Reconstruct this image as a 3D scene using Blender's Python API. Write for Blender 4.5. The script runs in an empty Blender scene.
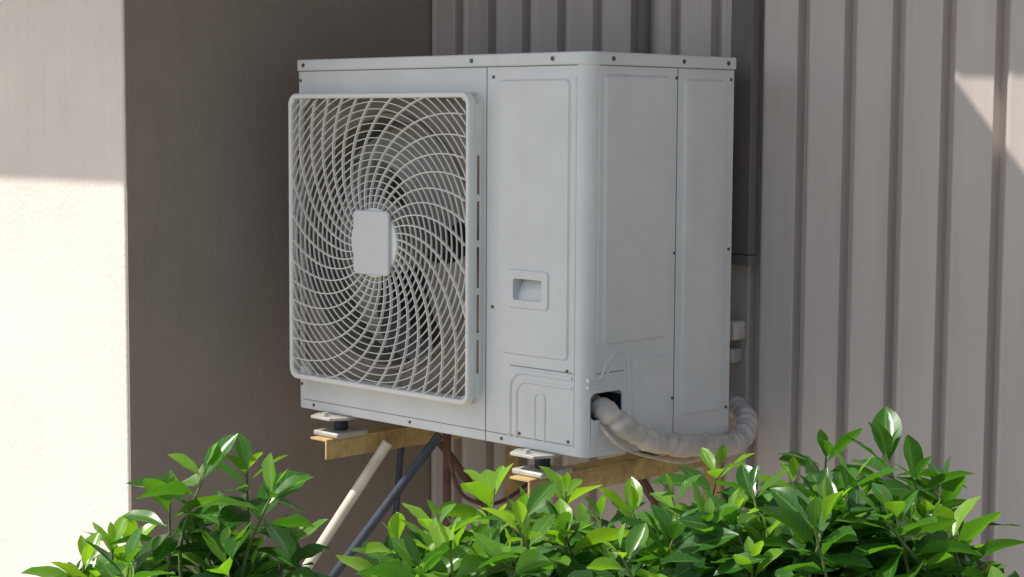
import bpy, bmesh, math, random
import numpy as np
from mathutils import Vector, Matrix
random.seed(7); rng=np.random.default_rng(23)
S=bpy.context.scene
S.view_settings.view_transform='Standard'; S.view_settings.look='None'; S.view_settings.exposure=0

# ------------------------------------------------------------ materials
def mat(name,col,rough=.5,metal=0,noise=0,nscale=8,bump=0,bscale=60,stretch=(1,1,1),col2=None,spec=.5,detail=6,coords='Object',streak=0,sscale=38):
    m=bpy.data.materials.new(name); m.use_nodes=True; n=m.node_tree.nodes; l=m.node_tree.links
    b=n['Principled BSDF']; b.inputs['Base Color'].default_value=(*col,1); b.inputs['Roughness'].default_value=rough
    b.inputs['Metallic'].default_value=metal; b.inputs['Specular IOR Level'].default_value=spec
    tc=n.new('ShaderNodeTexCoord'); mp=n.new('ShaderNodeMapping'); mp.inputs['Scale'].default_value=stretch
    l.new(tc.outputs[coords],mp.inputs['Vector'])
    if noise>0:
        t=n.new('ShaderNodeTexNoise'); t.inputs['Scale'].default_value=nscale; t.inputs['Detail'].default_value=detail; t.inputs['Roughness'].default_value=.65
        l.new(mp.outputs[0],t.inputs['Vector'])
        r=n.new('ShaderNodeValToRGB'); r.color_ramp.elements[0].position=.32; r.color_ramp.elements[1].position=.68
        c2=col2 or tuple(c*(1-noise) for c in col)
        r.color_ramp.elements[0].color=(*c2,1); r.color_ramp.elements[1].color=(*col,1)
        l.new(t.outputs['Fac'],r.inputs[0]); out=r.outputs[0]
        if streak>0:
            m2=n.new('ShaderNodeMapping'); m2.inputs['Scale'].default_value=(1,1,.05); l.new(tc.outputs[coords],m2.inputs['Vector'])
            t3=n.new('ShaderNodeTexNoise'); t3.inputs['Scale'].default_value=sscale; t3.inputs['Detail'].default_value=4; l.new(m2.outputs[0],t3.inputs['Vector'])
            r3=n.new('ShaderNodeValToRGB'); r3.color_ramp.elements[0].position=.52; r3.color_ramp.elements[1].position=.78
            r3.color_ramp.elements[0].color=(0,0,0,1); r3.color_ramp.elements[1].color=(streak,)*3+(1,)
            l.new(t3.outputs['Fac'],r3.inputs[0])
            mm=n.new('ShaderNodeMix'); mm.data_type='RGBA'; l.new(r3.outputs[0],mm.inputs['Factor']); l.new(out,mm.inputs['A'])
            mm.inputs['B'].default_value=(col[0]*.5,col[1]*.44,col[2]*.36,1); out=mm.outputs['Result']
        l.new(out,b.inputs['Base Color'])
        mr=n.new('ShaderNodeMapRange'); mr.inputs['To Min'].default_value=min(1,rough+.12); mr.inputs['To Max'].default_value=rough
        l.new(t.outputs['Fac'],mr.inputs['Value']); l.new(mr.outputs[0],b.inputs['Roughness'])
    if bump>0:
        t2=n.new('ShaderNodeTexNoise'); t2.inputs['Scale'].default_value=bscale; t2.inputs['Detail'].default_value=5
        l.new(mp.outputs[0],t2.inputs['Vector'])
        bp=n.new('ShaderNodeBump'); bp.inputs['Strength'].default_value=bump; bp.inputs['Distance'].default_value=.004
        l.new(t2.outputs['Fac'],bp.inputs['Height']); l.new(bp.outputs[0],b.inputs['Normal'])
    return m
M_body=mat('painted_metal',(.735,.75,.745),.28,noise=.10,nscale=6,bump=.06,bscale=6,streak=.07,sscale=14)
M_grille=mat('grille_plastic',(.83,.82,.775),.38,noise=.10,nscale=12)
M_plate=mat('hub_plate',(.68,.70,.70),.33,noise=.05)
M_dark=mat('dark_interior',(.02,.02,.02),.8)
M_seam=mat('seam',(.17,.175,.18),.7)
M_shroud=mat('shroud_shaded',(.24,.205,.165),.7,noise=.3,nscale=10)  # tan tone stands in for shadow behind the grille
M_coil=mat('coil_fins',(.12,.10,.075),.6,noise=.4,nscale=40)
M_fan=mat('fan_plastic',(.34,.31,.27),.5,noise=.2)
M_screw=mat('screw',(.12,.11,.10),.4,metal=.6)
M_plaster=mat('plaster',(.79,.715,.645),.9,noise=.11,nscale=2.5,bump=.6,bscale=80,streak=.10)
M_plaster_shade=mat('plaster_shaded',(.33,.275,.235),.9,noise=.16,nscale=2,bump=.4,bscale=90,streak=.12)  # darker copy of the plaster, shade of the return wall put into the colour
M_corr=mat('painted_sheet',(.55,.485,.45),.38,noise=.11,nscale=5,stretch=(3,3,.35),bump=.12,bscale=12,streak=.18,sscale=20)
M_trunk=mat('trunk_shadow_conduit_taupe',(.17,.145,.135),.6,noise=.2)  # trunking darkened to paint in the shadow beside the unit; conduit is dark taupe
M_ground=mat('ground_m',(.48,.44,.37),.95,noise=.4,nscale=3,bump=.5,bscale=30)
M_soffit=mat('soffit',(.30,.28,.26),.9,noise=.1)
M_yel=mat('weathered_paint',(.68,.50,.20),.6,noise=.5,nscale=16,col2=(.33,.20,.09),bump=.4,streak=.25)
M_pvc=mat('pvc',(.76,.69,.58),.5,noise=.25,nscale=15)
M_blue=mat('blue_steel',(.05,.065,.10),.5,noise=.5,nscale=20)
M_rust=mat('rusty_steel',(.16,.085,.06),.8,noise=.5,nscale=25)
M_tape=mat('tape',(.68,.61,.55),.6,noise=.34,nscale=25,bump=.5,bscale=60)
M_rubber=mat('rubber',(.03,.035,.05),.6)
M_zinc=mat('zinc',(.55,.53,.48),.45,metal=.3,noise=.3,nscale=30)
M_stem=mat('green_stem',(.15,.20,.05),.6,noise=.4,nscale=60)

# ------------------------------------------------------------ helpers
def empty(name,loc=(0,0,0)):
    e=bpy.data.objects.new(name,None); e.location=loc; S.collection.objects.link(e); return e
def obj(name,verts,faces,m,parent=None,smooth=False,bevel=0,seg=2,auto=None):
    me=bpy.data.meshes.new(name); me.from_pydata([tuple(v) for v in verts],[],faces); 
    bm=bmesh.new(); bm.from_mesh(me); bmesh.ops.recalc_face_normals(bm,faces=bm.faces); bm.to_mesh(me); bm.free()
    me.materials.append(m); o=bpy.data.objects.new(name,me); S.collection.objects.link(o)
    if parent: o.parent=parent
    if bevel:
        b=o.modifiers.new('b','BEVEL'); b.width=bevel; b.segments=seg; b.limit_method='ANGLE'; b.angle_limit=math.radians(35)
        for p in me.polygons: p.use_smooth=True
        me.set_sharp_from_angle(angle=math.radians(50))
    if smooth:
        for p in me.polygons: p.use_smooth=True
        me.set_sharp_from_angle(angle=math.radians(auto or 40))
    return o
def boxd(x0,x1,y0,y1,z0,z1):
    v=[(x,y,z) for x in (x0,x1) for y in (y0,y1) for z in (z0,z1)]
    f=[(0,1,3,2),(4,6,7,5),(0,4,5,1),(2,3,7,6),(0,2,6,4),(1,5,7,3)]
    return v,f
def box(name,x0,x1,y0,y1,z0,z1,m,parent=None,bevel=0):
    return obj(name,*boxd(x0,x1,y0,y1,z0,z1),m,parent,bevel=bevel)
class Acc:
    def __init__(s): s.v=[]; s.f=[]
    def add(s,v,f):
        o=len(s.v); s.v+=[tuple(a) for a in v]; s.f+=[tuple(i+o for i in a) for a in f]
def prism(poly,z0,z1):
    n=len(poly); v=[(x,y,z0) for x,y in poly]+[(x,y,z1) for x,y in poly]
    f=[tuple(range(n))[::-1],tuple(range(n,2*n))]+[(i,(i+1)%n,n+(i+1)%n,n+i) for i in range(n)]
    return v,f
def rr(x0,z0,x1,z1,r,n=6):
    P=[]
    for cx,cz,a0 in ((x1-r,z1-r,0),(x0+r,z1-r,90),(x0+r,z0+r,180),(x1-r,z0+r,270)):
        for i in range(n+1):
            a=math.radians(a0+90*i/n); P.append((cx+r*math.cos(a),cz+r*math.sin(a)))
    return P
def front(p,y): return (p[0],y,p[1])
def side(p,x): return (x,p[0],p[1])
def emboss(acc,x0,z0,x1,z1,r,h,sl,pl,base):
    A=rr(x0,z0,x1,z1,r); B=rr(x0+sl,z0+sl,x1-sl,z1-sl,max(r-sl,.001)); n=len(A)
    sg=-1 if pl is front else 1
    v=[pl(p,base-sg*.001) for p in A]+[pl(p,base+sg*h) for p in B]
    f=[tuple(range(n)),tuple(range(n,2*n))]+[(i,(i+1)%n,n+(i+1)%n,n+i) for i in range(n)]
    acc.add(v,f)
def tube(path,rad,n=10,closed=False,radf=None):
    P=[Vector(p) for p in path]; v=[];f=[]
    t0=(P[1]-P[0]).normalized(); up=Vector((0,0,1)) if abs(t0.z)<.9 else Vector((1,0,0))
    nrm=(up-t0*up.dot(t0)).normalized(); s=0
    for i,p in enumerate(P):
        t=(P[min(i+1,len(P)-1)]-P[max(i-1,0)]).normalized()
        nrm=(nrm-t*nrm.dot(t)).normalized(); b=t.cross(nrm)
        if i: s+=(p-P[i-1]).length
        for k in range(n):
            a=2*math.pi*k/n; r=radf(s,a,i) if radf else rad
            v.append(p+nrm*math.cos(a)*r+b*math.sin(a)*r)
    for i in range(len(P)-1):
        for k in range(n):
            f.append((i*n+k,i*n+(k+1)%n,(i+1)*n+(k+1)%n,(i+1)*n+k))
    f.append(tuple(range(n))[::-1]); f.append(tuple(range((len(P)-1)*n,len(P)*n)))
    return v,f
def spline(pts,per=12):
    P=[Vector(p) for p in pts]; P=[P[0]*2-P[1]]+P+[P[-1]*2-P[-2]]; o=[]
    for i in range(1,len(P)-2):
        a,b,c,d=P[i-1:i+3]
        for k in range(per):
            t=k/per; o.append(.5*((2*b)+(c-a)*t+(2*a-5*b+4*c-d)*t*t+(3*b-a-3*c+d)*t**3))
    o.append(P[-2]); return o

# ------------------------------------------------------------ setting
GZ=-.95; YW=.607; XW=-1.144; YP=-.37; ZT=2.0
box('ground',-60,60,-60,60,GZ-.2,GZ,M_ground)
wall=empty('masonry_wall')
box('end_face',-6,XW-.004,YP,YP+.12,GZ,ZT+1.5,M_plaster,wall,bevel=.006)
box('return_face',-6,XW,YP+.1201,YW+.4,GZ,ZT+1.5,M_plaster_shade,wall)
box('return_shade_coat',XW-.0038,XW,YP+.004,YP+.12,GZ,ZT+1.5,M_plaster_shade,wall)  # thin sheet carrying the return wall's painted shade to the corner
per=.125; prof=[(0,0),(.003,.030),(.018,.030),(.029,.003),(.036,-.004),(.044,-.004),(.050,0)]
x0=.08-per*11
xs=[]
while x0<3.2:
    for a,b in prof: xs.append((x0+a,YW+b+.0015*math.sin(x0*37+a*20)))
    x0+=per
xs=[p for p in xs if p[0]>XW-.02]
n=len(xs); v=[(a,b,GZ) for a,b in xs]+[(a,b,ZT+.02) for a,b in xs]
obj('corrugated_metal_wall',v,[(i,i+1,n+i+1,n+i) for i in range(n-1)],M_corr,bevel=.0015)
sx,sy=.35,.64
def sh(X,Y,Z): return (X-sx*(ZT-Z),Y-sy*(ZT-Z))
YE=YP-sy*(ZT-.55)
a=sh(.475,YW,.80); d=sh(.66,YW,.59); h=sh(3.0,YW,.80)
k=(d[1]-a[1])/(d[0]-a[0])
xe=a[0]+(YE-a[1])/k
poly=[(-6,YE),(xe,YE),a,(3.2,h[1]),(3.2,YW+.3),(-6,YW+.3)]
vv,ff=prism(poly,ZT,ZT+.012)
obj('roof_eave',vv,ff,M_soffit)
tk=empty('cable_trunking')
box('channel',-.085,-.022,YW-.032,YW-.005,.40,ZT-.02,M_trunk,tk,bevel=.003)
box('end_cap',-.088,-.019,YW-.035,YW-.005,.375,.399,M_trunk,tk,bevel=.003)
pipe=empty('conduit_pipe')
obj('pipe',*tube([(-.36,YW-.022,ZT-.02),(-.36,YW-.022,-.2)],.017,12),M_trunk,pipe,smooth=True)
cl=empty('pipe_clamp')
box('clamp_a',-.10,-.045,YW-.05,YW-.005,.20,.245,M_tape,cl,bevel=.006)
box('clamp_b',-.11,-.055,YW-.045,YW-.005,.145,.18,M_zinc,cl,bevel=.006)

# ------------------------------------------------------------ air conditioner
W,D,H=.961,.487,.85
AC=empty('air_conditioner_outdoor_unit')
def outline(off=0,rf=.028,rl=.014,rb=.008):
    P=[];n=8
    for cx,cy,r,a0 in ((-rf,rf,rf,-90),(-rb,D-rb,rb,0),(-W+rb,D-rb,rb,90),(-W+rl,rl,rl,180)):
        for i in range(n+1):
            a=math.radians(a0+90*i/n); P.append((cx+(r+off)*math.cos(a),cy+(r+off)*math.sin(a)))
    return P
body=obj('casing',*prism(outline(),.0,H-.024),M_body,AC)
CX,CZ=-.625,.425
def cut(o,v,f):
    me=bpy.data.meshes.new('c'); me.from_pydata([tuple(a) for a in v],[],f)
    bm=bmesh.new(); bm.from_mesh(me); bmesh.ops.recalc_face_normals(bm,faces=bm.faces); bm.to_mesh(me); bm.free()
    c=bpy.data.objects.new('c',me); S.collection.objects.link(c)
    md=o.modifiers.new('x','BOOLEAN'); md.object=c; md.operation='DIFFERENCE'; md.solver='EXACT'
    bpy.context.view_layer.update(); dg=bpy.context.evaluated_depsgraph_get()
    nm=bpy.data.meshes.new_from_object(o.evaluated_get(dg)); o.modifiers.clear(); o.data=nm
    bpy.data.objects.remove(c)
circ=[(CX+.292*math.cos(2*math.pi*i/64),CZ+.292*math.sin(2*math.pi*i/64)) for i in range(64)]
def fprism(poly,y0,y1):
    n=len(poly); v=[(x,y0,z) for x,z in poly]+[(x,y1,z) for x,z in poly]
    return v,[tuple(range(n))[::-1],tuple(range(n,2*n))]+[(i,(i+1)%n,n+(i+1)%n,n+i) for i in range(n)]
def sprism(poly,x0,x1):
    n=len(poly); v=[(x0,y,z) for y,z in poly]+[(x1,y,z) for y,z in poly]
    return v,[tuple(range(n))[::-1],tuple(range(n,2*n))]+[(i,(i+1)%n,n+(i+1)%n,n+i) for i in range(n)]
HR=rr(-.212,.320,-.122,.369,.006)
cut(body,*fprism(circ,-.05,.26))
cut(body,*fprism(HR,-.02,.024))
cut(body,*sprism(rr(.018,.078,.115,.135,.012),-.09,.02))
bv=body.modifiers.new('b','BEVEL'); bv.width=.002; bv.segments=2; bv.limit_method='ANGLE'; bv.angle_limit=math.radians(50)
for p in body.data.polygons: p.use_smooth=True
body.data.set_sharp_from_angle(angle=math.radians(40))
lid=obj('lid',*prism(outline(.004),H-.0275,H),M_body,AC,bevel=.004,seg=3)
sc=Acc()
def screw(x,y,z,nx,ny,r=.005):
    c=Vector((x,y,z)); nv=Vector((nx,ny,0)); t=Vector((-ny,nx,0)); u=Vector((0,0,1)); n=10
    v=[c+(t*math.cos(2*math.pi*i/n)+u*math.sin(2*math.pi*i/n))*r for i in range(n)]
    w=[p*1+nv*.002 for p in v]
    sc.add([*v,*w],[tuple(range(n,2*n))]+[(i,(i+1)%n,n+(i+1)%n,n+i) for i in range(n)])
for x in (-.93,-.345,-.10): screw(x,-.004,H-.014,0,-1)
for y in (.07,.30,.455): screw(.004,y,H-.014,1,0)
for x,z in ((-.945,.06),(-.945,.80),(-.28,.30),(-.28,.80),(-.25,.012),(-.55,.012),(-.90,.012),(-.055,.18),(-.05,.03),(-.195,.03)): screw(x,0,z,0,-1,.0036)
for y,z in ((.28,.80),(.28,.42),(.28,.10),(.47,.80),(.47,.42),(.47,.06)): screw(0,y,z,1,0,.0036)
obj('screws',sc.v,sc.f,M_screw,AC)
cb=[(CX+.29*math.cos(2*math.pi*i/48),CZ+.29*math.sin(2*math.pi*i/48)) for i in range(48)]
obj('coil',*fprism(cb,.235,.255),M_coil,AC)
n=64; sp=[]
for i in range(n):
    a=2*math.pi*i/n; c,s_=math.cos(a),math.sin(a); t=min(.305/abs(c) if abs(c)>1e-6 else 9,.334/abs(s_) if abs(s_)>1e-6 else 9); sp.append((CX+c*t,CZ+s_*t))
inn=[(CX+.289*math.cos(2*math.pi*i/n),CZ+.289*math.sin(2*math.pi*i/n)) for i in range(n)]
v=[front(p,-.0015) for p in sp]+[front(p,-.0015) for p in inn]+[front(p,.10) for p in inn]
obj('shroud_shade_plate',v,[(k*n+i,k*n+(i+1)%n,(k+1)*n+(i+1)%n,(k+1)*n+i) for k in range(2) for i in range(n)],M_shroud,AC,smooth=True)  # added plate, coloured to look like the shadowed gap behind the ribs
ring=Acc()
for r0,r1,y0,y1 in ((.300,.286,-.0018,-.012),):
    v=[]
    for r,y in ((r0,y0),(r0-.003,y1),(r1,y1),(r1,.06)):
        v+=[(CX+r*math.cos(2*math.pi*i/n),y,CZ+r*math.sin(2*math.pi*i/n)) for i in range(n)]
    ring.add(v,[(k*n+i,k*n+(i+1)%n,(k+1)*n+(i+1)%n,(k+1)*n+i) for k in range(3) for i in range(n)])
obj('fan_ring',ring.v,ring.f,M_shroud,AC,smooth=True)
fb=Acc()
for b in range(3):
    a0=2*math.pi*b/3+.4; v=[];nr,na=8,8
    for i in range(nr+1):
        r=.06+.21*i/nr
        for j in range(na+1):
            t=j/na; a=a0+t*(1.15+.35*i/nr)+.5*(i/nr)**2
            v.append((CX+r*math.cos(a),.12-.07*t+.015*math.sin(i/nr*3),CZ+r*math.sin(a)))
    fb.add(v,[(i*(na+1)+j,i*(na+1)+j+1,(i+1)*(na+1)+j+1,(i+1)*(na+1)+j) for i in range(nr) for j in range(na)])
obj('fan_blades',fb.v,fb.f,M_fan,AC,smooth=True)
obj('fan_hub',*fprism([(CX+.065*math.cos(2*math.pi*i/32),CZ+.065*math.sin(2*math.pi*i/32)) for i in range(32)],.03,.14),M_fan,AC,bevel=.01)
GX0,GX1,GZ0,GZ1=-.94,-.31,.08,.768; GP=-.045
def ringloop(acc,loops):
    n=len(loops[0]); v=[p for L in loops for p in L]
    acc.add(v,[(k*n+i,k*n+(i+1)%n,(k+1)*n+(i+1)%n,(k+1)*n+i) for k in range(len(loops)-1) for i in range(n)])
G=Acc(); L=[]
for off,y in ((0,-.026),(0,GP+.004),(.0015,GP+.001),(.004,GP),(.009,GP),(.0115,GP+.002),(.0125,GP+.005),(.0125,-.026),(0,-.026)):
    L.append([front(p,y) for p in rr(GX0+off,GZ0+off,GX1-off,GZ1-off,.026-off*.7)])
ringloop(G,L)
obj('grille_frame',G.v,G.f,M_grille,AC,smooth=True,auto=60)
sw=Acc()
for xa,xb in ((GX0,GX0+.004),(GX1-.004,GX1)):
    sw.add(*boxd(xa,xb,-.0265,-.020,GZ0+.025,GZ1-.025)); sw.add(*boxd(xa,xb,-.009,-.0002,GZ0+.025,GZ1-.025))
    for z0_,z1_ in ((GZ0+.0252,GZ0+.07),(.225,.24),(.325,.34),(.43,.445),(.53,.545),(.63,GZ1-.0252)):
        sw.add(*boxd(xa+.0002,xb-.0002,-.0201,-.0089,z0_,z1_))
for za,zb in ((GZ0,GZ0+.004),(GZ1-.004,GZ1)): sw.add(*boxd(GX0+.024,GX1-.024,-.0265,-.0002,za,zb))
obj('grille_skirt',sw.v,sw.f,M_grille,AC)
R=Acc()
ix0,ix1,iz0,iz1=GX0+.010,GX1-.010,GZ0+.010,GZ1-.010
def inside(x,z):
    r=.02
    if not(ix0<=x<=ix1 and iz0<=z<=iz1): return False
    cx=min(max(x,ix0+r),ix1-r); cz=min(max(z,iz0+r),iz1-r)
    return (x-cx)**2+(z-cz)**2<=r*r+1e-9
def strip(pts,w,y0,y1):
    if len(pts)<2: return
    v=[]
    for i,p in enumerate(pts):
        a=pts[max(i-1,0)]; b=pts[min(i+1,len(pts)-1)]
        dx,dz=b[0]-a[0],b[1]-a[1]; l=math.hypot(dx,dz) or 1; nx,nz=-dz/l*w/2,dx/l*w/2
        v+=[(p[0]+nx,y1,p[1]+nz),(p[0]+nx*.6,y0,p[1]+nz*.6),(p[0]-nx*.6,y0,p[1]-nz*.6),(p[0]-nx,y1,p[1]-nz)]
    f=[]
    for i in range(len(pts)-1):
        for k in range(4): f.append((i*4+k,i*4+(k+1)%4,(i+1)*4+(k+1)%4,(i+1)*4+k))
    R.add(v,f)
NR=34
for i in range(NR):
    a0=2*math.pi*i/NR; pts=[]
    for k in range(70):
        r=.072+k*.0065
        a=a0-3.0*(r-.062)
        x,z=CX+r*math.cos(a),CZ+r*math.sin(a)
        if not inside(x,z): break
        pts.append((x,z))
    strip(pts,.0034,GP+.001,GP+.008)
r=.092; 
while r<.46:
    n=int(120+r*300); cur=[]
    for k in range(n+1):
        a=2*math.pi*k/n; x,z=CX+r*math.cos(a),CZ+r*math.sin(a)
        if inside(x,z): cur.append((x,z))
        else:
            strip(cur,.0022,GP+.003,GP+.0065); cur=[]
    strip(cur,.0022,GP+.003,GP+.0065)
    r+=.0165
obj('grille_ribs',R.v,R.f,M_grille,AC)
obj('grille_boss',*fprism([(CX+.080*math.cos(2*math.pi*i/48),CZ+.080*math.sin(2*math.pi*i/48)) for i in range(48)],GP-.001,GP+.012),M_grille,AC,bevel=.003)
obj('hub_plate',*fprism(rr(CX-.062,CZ-.074,CX+.062,CZ+.074,.012),GP-.010,GP-.0005),M_plate,AC,bevel=.003)
E=Acc()
emboss(E,-.262,.200,-.050,.795,.014,.004,.005,front,0)
svp=obj('service_panel',E.v,E.f,M_body,AC)
cut(svp,*fprism(HR,-.02,.03))
def ringpanel(acc,outer,inner,y,h):
    n=len(outer); 
    v=[front(p,y+.001) for p in outer]+[front(p,y-h) for p in [( (a[0]*.85+b[0]*.15),(a[1]*.85+b[1]*.15)) for a,b in zip(outer,inner)]]+[front(p,y-h) for p in inner]+[front(p,y+.02) for p in inner]
    acc.add(v,[(k*n+i,k*n+(i+1)%n,(k+1)*n+(i+1)%n,(k+1)*n+i) for k in range(3) for i in range(n)])
E=Acc()
ringpanel(E,rr(-.230,.303,-.105,.388,.008),rr(-.210,.3215,-.124,.3675,.005),-.004,.004)
obj('handle_surround',E.v,E.f,M_body,AC)
v=[(-.211,.023,.368),(-.123,.023,.368),(-.123,.004,.3215),(-.211,.004,.3215)]
obj('handle_scoop',v,[(0,1,2,3)],M_plate,AC)
E=Acc()
emboss(E,.045,.235,.262,.805,.016,.006,.006,side,0)
emboss(E,.305,.055,.452,.800,.018,.006,.006,side,0)
emboss(E,.145,.04,.262,.20,.02,.005,.006,side,0)
obj('side_embossing',E.v,E.f,M_body,AC)
B=Acc()
def bead(pts,pl,base,w=.004):
    P=[pl(p,base) for p in pts]; B.add(*tube(P,w,8))
def arc(cx,cz,r,a0,a1,n=8): return [(cx+r*math.cos(math.radians(a0+(a1-a0)*i/n)),cz+r*math.sin(math.radians(a0+(a1-a0)*i/n))) for i in range(n+1)]
bead([(-.225,.02),(-.225,.12)]+arc(-.185,.125,.04,180,90)+[(-.04,.165)],front,0.001,.005)
bead([(-.205,.02),(-.205,.105)]+arc(-.175,.115,.03,180,90)+[(-.04,.145)],front,0.001,.004)
bead([(-.150,.02),(-.150,.105)]+arc(-.135,.11,.015,180,0)+[(-.120,.02)],front,0.001,.0035)
bead([(.005,.165),(.045,.165),(.06,.195)]+arc(.10,.19,.03,140,0)+[(.135,.04)],side,-.001,.005)
bead([(.005,.149),(.050,.149),(.068,.180)]+arc(.10,.175,.022,140,0)+[(.122,.14)],side,-.001,.004)
bead([(-.036,.02),(-.036,.80)],front,0.0015,.0034)
bead([(.034,.24),(.034,.80)],side,-.0015,.0034)
obj('pressed_beads',B.v,B.f,M_body,AC,smooth=True)
Sm=Acc()
Sm.add(*boxd(-.3012,-.2994,-.0008,.002,.0,H-.028))
Sm.add(*boxd(-.002,.0008,.283,.2850,.0,H-.028))
Sm.add(*boxd(-.225,-.032,-.0008,.001,.176,.1775))
Sm.add(*boxd(-.001,.0008,.03,.13,.176,.1775))
Sm.add(*boxd(-.94,-.032,-.0008,.001,.022,.0233))
Sm.add(*boxd(-W+.01,-.032,-.0015,.002,H-.029,H-.0273))
Sm.add(*boxd(-.002,.0015,.032,D-.008,H-.029,H-.0273))
obj('panel_seams',Sm.v,Sm.f,M_seam,AC)
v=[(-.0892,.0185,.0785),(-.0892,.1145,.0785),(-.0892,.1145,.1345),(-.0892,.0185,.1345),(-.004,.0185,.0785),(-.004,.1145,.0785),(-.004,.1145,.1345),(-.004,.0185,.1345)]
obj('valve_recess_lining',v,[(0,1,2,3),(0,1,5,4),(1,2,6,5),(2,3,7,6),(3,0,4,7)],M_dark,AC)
FX=(-.81,-.135); AZ=-.052
for i,fx in enumerate(FX):
    for j,fy in enumerate((.03,.43)):
        ft=Acc()
        ft.add(*prism([(fx-.055,fy-.045),(fx+.055,fy-.045),(fx+.035,fy+.05),(fx-.035,fy+.05)],-.008,-.0005))
        ft.add(*prism([(fx-.035,fy-.085),(fx+.035,fy-.085),(fx+.055,fy-.045),(fx-.055,fy-.045)],-.0075,-.001))
        obj('foot_%d%d'%(i,j),ft.v,ft.f,M_zinc,AC,bevel=.001)
        cc=lambda r,z0,z1:prism([(fx+r*math.cos(k*.3927),fy-.02+r*math.sin(k*.3927)) for k in range(16)],z0,z1)
        obj('rubber_mount_%d%d'%(i,j),*cc(.017,-.038,-.0082),M_rubber,AC,bevel=.003)
        ft=Acc(); ft.add(*prism([(fx-.045,fy-.07),(fx+.045,fy-.07),(fx+.045,fy+.03),(fx-.045,fy+.03)],AZ+.0005,-.0385))
        obj('mount_base_%d%d'%(i,j),ft.v,ft.f,M_zinc,AC,bevel=.004)
        obj('bolt_%d%d'%(i,j),*prism([(fx+.007*math.cos(k*1.047),fy-.068+.007*math.sin(k*1.047)) for k in range(6)],-.0004,.008),M_zinc,AC)
for i,fx in enumerate(FX):
    br=empty('wall_bracket')
    A=Acc(); A.add(*boxd(fx-.030,fx+.030,-.060,YW-.005,AZ-.0055,AZ)); A.add(*boxd(fx+.0245,fx+.030,-.060,YW-.005,AZ-.048,AZ-.0057))
    obj('arm',A.v,A.f,M_yel,br,bevel=.001)
    box('wall_plate',fx-.024,fx+.024,YW-.012,YW-.0055,-.44,AZ-.049,M_yel,br)
    obj('strut',*tube([(fx,.32,-.09),(fx,YW-.02,-.40)],.011,8),M_rust,br,smooth=True)
def rod(name,a,b,r,m):
    e=empty(name); obj('tube',*tube([a,b],r,14),m,e,smooth=True)
rod('drain_pipe',(-.73,.09,-.07),(-1.11,-.33,-.95),.013,M_pvc)
rod('support_pole',(-.60,.14,-.04),(-1.09,-.32,-.95),.011,M_blue)
rod('support_pole',(-.80,.20,-.06),(-.86,.16,-.95),.008,M_blue)
rod('support_pole',(-.66,.22,-.04),(-.70,.26,-.95),.010,M_rust)
cbl=empty('loose_cable')
obj('cable',*tube(spline([(-.62,.2,-.005),(-.60,.17,-.05),(-.58,.16,-.12),(-.60,.22,-.20),(-.62,.35,-.24),(-.64,.5,-.20),(-.65,.59,-.1)],10),.005,8),M_rust,cbl,smooth=True)
hp=spline([(-.06,.055,.105),(-.008,.06,.098),(.032,.085,.064),(.052,.15,.028),(.056,.25,.006),(.048,.35,-.008),(.036,.43,-.020),(.024,.49,-.018),(.012,.535,.006),(-.02,.56,.035),(-.07,.565,.05),(-.12,.565,.06)],22)
def hr(s,a,i):
    q=(s/.032+a/(2*math.pi))%1.0
    return .0225+.0034*q+.0016*math.sin(i*.31)+.0012*math.sin(i*.73+a*2)
hose=empty('insulated_pipe_bundle')
obj('tape_wrap',*tube(hp,.02,28,radf=hr),M_tape,hose,smooth=True,auto=80)
obj('signal_cable',*tube(spline([(-.03,.05,.09),(.02,.045,.05),(.03,.09,.015),(.02,.2,-.02),(0,.35,-.05),(0,.55,-.03)],10),.004,8),M_tape,hose,smooth=True)

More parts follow.
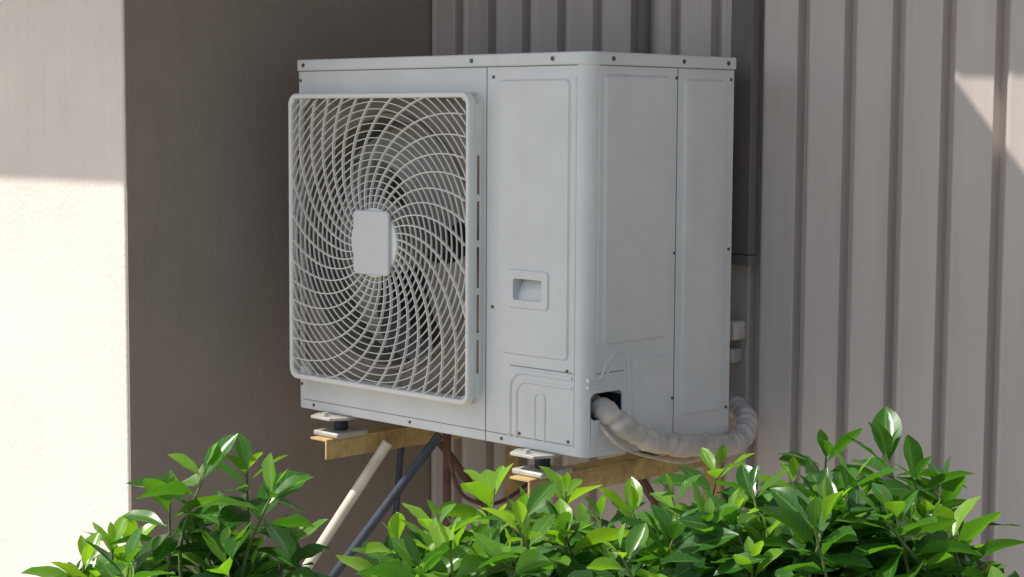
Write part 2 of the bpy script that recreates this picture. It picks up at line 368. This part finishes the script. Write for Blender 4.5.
# ------------------------------------------------------------ foliage
def leafmat():
    m=bpy.data.materials.new('leaf'); m.use_nodes=True; n=m.node_tree.nodes; l=m.node_tree.links
    b=n['Principled BSDF']; b.inputs['Roughness'].default_value=.25; b.inputs['Specular IOR Level'].default_value=.65
    at=n.new('ShaderNodeAttribute'); at.attribute_name='Col'
    uv=n.new('ShaderNodeUVMap'); uv.uv_map='UVMap'; sp=n.new('ShaderNodeSeparateXYZ'); l.new(uv.outputs[0],sp.inputs[0])
    def math_(op,a,b_=None,c=None):
        k=n.new('ShaderNodeMath'); k.operation=op
        for i,x in enumerate((a,b_,c)):
            if x is None: continue
            if isinstance(x,(int,float)): k.inputs[i].default_value=x
            else: l.new(x,k.inputs[i])
        return k.outputs[0]
    ax=math_('ABSOLUTE',math_('SUBTRACT',sp.outputs[0],.5))
    mid=math_('LESS_THAN',ax,.03)
    vein=math_('SINE',math_('MULTIPLY',math_('SUBTRACT',sp.outputs[1],math_('MULTIPLY',ax,.45)),56.))
    vein=math_('MULTIPLY',math_('GREATER_THAN',vein,.93),.22)
    fac=math_('MAXIMUM',math_('MULTIPLY',mid,.75),vein)
    mx=n.new('ShaderNodeMix'); mx.data_type='RGBA'; l.new(fac,mx.inputs['Factor']); l.new(at.outputs['Color'],mx.inputs['A'])
    g=n.new('ShaderNodeMix'); g.data_type='RGBA'; g.inputs['Factor'].default_value=.45; l.new(at.outputs['Color'],g.inputs['A']); g.inputs['B'].default_value=(.30,.5,.15,1)
    l.new(g.outputs['Result'],mx.inputs['B'])
    l.new(mx.outputs['Result'],b.inputs['Base Color'])
    tr=n.new('ShaderNodeBsdfTranslucent'); 
    tcm=n.new('ShaderNodeMix'); tcm.data_type='RGBA'; tcm.blend_type='MULTIPLY'; tcm.inputs['Factor'].default_value=1; l.new(at.outputs['Color'],tcm.inputs['A']); tcm.inputs['B'].default_value=(3.0,2.9,.7,1)
    l.new(tcm.outputs['Result'],tr.inputs['Color'])
    ms=n.new('ShaderNodeMixShader'); ms.inputs[0].default_value=.35
    l.new(b.outputs[0],ms.inputs[1]); l.new(tr.outputs[0],ms.inputs[2]); l.new(ms.outputs[0],n['Material Output'].inputs['Surface'])
    bp=n.new('ShaderNodeBump'); bp.inputs['Strength'].default_value=.4; bp.inputs['Distance'].default_value=.001
    l.new(fac,bp.inputs['Height']); l.new(bp.outputs[0],b.inputs['Normal'])
    return m
M_leaf=leafmat()
NS=9; XS=np.array([-1,-.5,0,.5,1.])
T=np.array([0,.08,.2,.36,.52,.68,.82,.93,1.])
Wp=np.array([.05,.16,.52,.84,1.0,.95,.68,.30,.0])
LV=[];LF=[];LC=[];LU=[]
def add_leaf(p,d,length,width,curl,fold,roll,col):
    d=d/np.linalg.norm(d); up=np.array([0,0,1.]); s=np.cross(d,up); 
    if np.linalg.norm(s)<.1: s=np.array([1.,0,0])
    s/=np.linalg.norm(s); nz=np.cross(s,d)
    c,sn=math.cos(roll),math.sin(roll); s,nz=s*c+nz*sn,nz*c-s*sn
    base=add_leaf.n
    tt=T[:,None]; xx=XS[None,:]; w=Wp[:,None]*width/2
    wave=.05*width*np.sin(tt*13+roll*9)*np.abs(xx)*Wp[:,None]
    bend=.10*length*math.sin(roll*7)*tt**2
    loc_y=(tt*length*(1-.12*curl*tt))+0*xx; loc_x=xx*w+bend; loc_z=np.abs(xx)*w*fold - curl*length*tt**2*.6+wave
    V=p[None,None,:]+loc_x[...,None]*s+loc_y[...,None]*d+loc_z[...,None]*nz
    LV.append(V.reshape(-1,3)); k=5
    for i in range(NS-1):
        for j in range(4):
            LF.append((base+i*k+j,base+i*k+j+1,base+(i+1)*k+j+1,base+(i+1)*k+j))
    LC.append(np.repeat(np.array([[*col,1.]]),NS*k,0)); 
    LU.append(np.stack([(xx*.5+.5)*np.ones_like(tt),tt*np.ones_like(xx)],-1).reshape(-1,2))
    add_leaf.n+=NS*k
add_leaf.n=0
def flush(name,stems,parent):
    me=bpy.data.meshes.new(name); V=np.concatenate(LV); me.from_pydata(V.tolist(),[],LF)
    C=np.concatenate(LC); U=np.concatenate(LU)
    ca=me.color_attributes.new('Col','FLOAT_COLOR','POINT'); ca.data.foreach_set('color',C.ravel())
    uvl=me.uv_layers.new(name='UVMap'); li=np.empty(len(me.loops),dtype=np.int32); me.loops.foreach_get('vertex_index',li)
    uvl.data.foreach_set('uv',U[li].ravel())
    me.materials.append(M_leaf); me.polygons.foreach_set('use_smooth',[True]*len(me.polygons))
    o=bpy.data.objects.new('leaves',me); S.collection.objects.link(o); o.parent=parent
    obj('stems',stems.v,stems.f,M_stem,parent,smooth=True)
    LV.clear();LF.clear();LC.clear();LU.clear(); add_leaf.n=0
yw=-.7823
RT=np.array([math.cos(yw),-math.sin(yw),0]); FW=np.array([math.sin(yw),math.cos(yw),0])
O=np.array([2.563,-2.800,0])
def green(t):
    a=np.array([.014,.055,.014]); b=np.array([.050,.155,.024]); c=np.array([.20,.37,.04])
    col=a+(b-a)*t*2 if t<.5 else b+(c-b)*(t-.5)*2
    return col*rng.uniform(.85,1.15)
def shoot(stems,root,tip,nl,size,young,length):
    root=np.array(root);tip=np.array(tip)
    mid=(root*.35+tip*.65)+np.array([*rng.normal(0,.025,2),0]); 
    P=spline([root,mid,tip],10)
    stems.add(*tube(P,.003,6,radf=lambda s,a,i:.0042-.0026*i/len(P)))
    ax=np.array(P[-1]-P[-4]); ax/=np.linalg.norm(ax); az=rng.uniform(0,6.28)
    tot=np.linalg.norm(tip-root); 
    for i in range(nl):
        t=i/(nl-1)
        s=1-(t**1.15)*length/tot; s=max(s,.05); idx=s*(len(P)-1); k=min(int(idx),len(P)-2); q=idx-k
        p=np.array(P[k]*(1-q)+P[k+1]*q); az+=2.4+rng.normal(0,.25)
        el=math.radians(66-58*min(1,t*1.9)+rng.normal(0,14))
        out=np.array([math.cos(az),math.sin(az),0]); d=out*math.cos(el)+ax*math.sin(el)
        sz=size*(.48+.64*min(1,t*3))*rng.uniform(.78,1.15)
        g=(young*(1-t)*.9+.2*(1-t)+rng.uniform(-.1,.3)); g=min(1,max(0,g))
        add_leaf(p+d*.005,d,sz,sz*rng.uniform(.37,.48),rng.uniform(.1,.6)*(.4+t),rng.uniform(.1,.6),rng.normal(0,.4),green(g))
def bush(name,prof,key,nrand,L0,L1,Z0,Z1,nfill,size,drop):
    e=empty(name); stems=Acc()
    xs=[p[0] for p in prof]; zs=[p[1] for p in prof]
    def place(L,Z,zp): 
        f=Z/2.8; return O+RT*L*f+FW*Z+np.array([0,0,.706-(.706-zp)*f])
    for L,zt,Z,nl,sz,yg in key:
        tip=place(L,Z,zt-.028); root=tip+np.array([*rng.normal(0,.05,2),0]); root[2]=tip[2]-.42
        shoot(stems,root,tip,nl,sz*1.06,yg,.15)
    for i in range(nrand):
        L=rng.uniform(L0,L1); Z=rng.uniform(Z0,Z1); zt=np.interp(L,xs,zs)-abs(rng.normal(0,drop))-.038
        tip=place(L,Z,zt); root=tip+np.array([*rng.normal(0,.07,2),0]); root[2]=tip[2]-.4
        shoot(stems,root,tip,int(rng.integers(10,15)),size*rng.uniform(.8,1.15),rng.choice([0,.1,.4,.7,1.]),.19)
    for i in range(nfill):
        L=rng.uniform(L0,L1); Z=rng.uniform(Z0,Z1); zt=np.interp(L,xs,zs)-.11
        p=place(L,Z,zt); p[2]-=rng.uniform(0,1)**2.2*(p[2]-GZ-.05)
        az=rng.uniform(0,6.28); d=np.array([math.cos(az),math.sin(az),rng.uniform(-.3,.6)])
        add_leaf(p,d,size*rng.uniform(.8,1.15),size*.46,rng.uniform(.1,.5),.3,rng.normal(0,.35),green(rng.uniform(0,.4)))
    for i in range(max(3,int((L1-L0)*16))):
        L=rng.uniform(L0,L1); Z=rng.uniform(Z0,Z1); a=place(L,Z,np.interp(L,xs,zs)-.3); b=a.copy(); b[2]=GZ-.02; b[:2]+=rng.normal(0,.05,2)
        stems.add(*tube(spline([b,(a+b)/2+rng.normal(0,.02,3),a],6),.007,6))
    flush(name,stems,e)
profL=[(-.70,.02),(-.684,.041),(-.646,.055),(-.584,.06),(-.54,.07),(-.477,.10),(-.424,.09),(-.37,.07),(-.324,.04),(-.29,-.02)]
keyL=[(-.474,.195,2.78,12,.090,.5),(-.41,.192,2.82,12,.088,.4),(-.37,.16,2.7,11,.085,.3),(-.53,.14,2.75,10,.085,.4),(-.62,.07,2.8,10,.075,.9),(-.665,.045,2.75,10,.07,.9),(-.345,.08,2.8,11,.078,.5),(-.45,.10,2.9,12,.08,.2),(-.59,.075,2.85,11,.078,.8)]
bush('shrub',profL,keyL,18,-.68,-.34,2.65,2.95,240,.083,.05)
profR=[(-.24,-.02),(-.225,.0),(-.187,.065),(-.125,.09),(-.064,.105),(-.026,.125),(.05,.12),(.089,.13),(.135,.10),(.196,.11),(.257,.13),(.318,.165),(.379,.14),(.441,.15),(.487,.17),(.532,.165),(.578,.175),(.617,.155),(.67,.13),(.708,.085),(.747,.03),(.80,.01),(1.1,.0)]
keyR=[(-.18,.085,2.75,11,.07,.9),(-.115,.112,2.7,11,.074,.7),(-.026,.166,2.75,12,.08,.9),(.02,.13,2.65,12,.08,.5),(.085,.162,2.8,12,.078,.9),(.14,.12,2.75,11,.078,.6),(.19,.128,2.75,11,.078,.8),(.25,.155,2.8,12,.08,.6),(.32,.200,2.85,13,.084,.5),(.375,.165,2.7,12,.082,.3),(.437,.18,2.8,12,.082,.6),(.487,.218,2.85,13,.088,.4),(.58,.225,2.85,13,.092,.15),(.625,.185,2.75,12,.086,.2),(.665,.165,2.8,12,.084,.2),(.53,.18,2.65,12,.086,.4)]
bush('shrub',profR,keyR,165,-.20,.98,2.5,3.1,1400,.083,.05)

# ------------------------------------------------------------ light, sky, camera
sv=Vector((-sx,-sy,1)).normalized()
w=bpy.data.worlds.new('World'); S.world=w; w.use_nodes=True; n=w.node_tree.nodes; l=w.node_tree.links
sk=n.new('ShaderNodeTexSky'); sk.sky_type='NISHITA'; sk.sun_disc=False; sk.dust_density=2; sk.ozone_density=.8
sk.sun_elevation=math.asin(sv.z); sk.sun_rotation=math.atan2(sv.x,sv.y)
bg=n['Background']; bg.inputs['Strength'].default_value=.15; l.new(sk.outputs[0],bg.inputs['Color'])
sd=bpy.data.lights.new('sun','SUN'); sd.energy=5; sd.angle=math.radians(.5); sd.color=(1,.955,.88)
so=bpy.data.objects.new('sun',sd); S.collection.objects.link(so); so.rotation_euler=sv.to_track_quat('Z','Y').to_euler(); so.location=(0,-3,6)
yaw,pitch,roll=-.78233,-.0914,.00558
f=Vector((math.sin(yaw)*math.cos(pitch),math.cos(yaw)*math.cos(pitch),math.sin(pitch)))
rt=Vector((math.cos(yaw),-math.sin(yaw),0)); up=rt.cross(f)
r2=rt*math.cos(roll)+up*math.sin(roll); u2=up*math.cos(roll)-rt*math.sin(roll)
cd=bpy.data.cameras.new('camera'); co=bpy.data.objects.new('camera',cd); S.collection.objects.link(co)
cd.sensor_width=36; cd.lens=1831.06/1024*36; cd.clip_end=300; cd.clip_start=.05
mt=Matrix((( r2.x,u2.x,-f.x,2.56289),(r2.y,u2.y,-f.y,-2.80048),(r2.z,u2.z,-f.z,.70607),(0,0,0,1)))
co.matrix_world=mt; S.camera=co
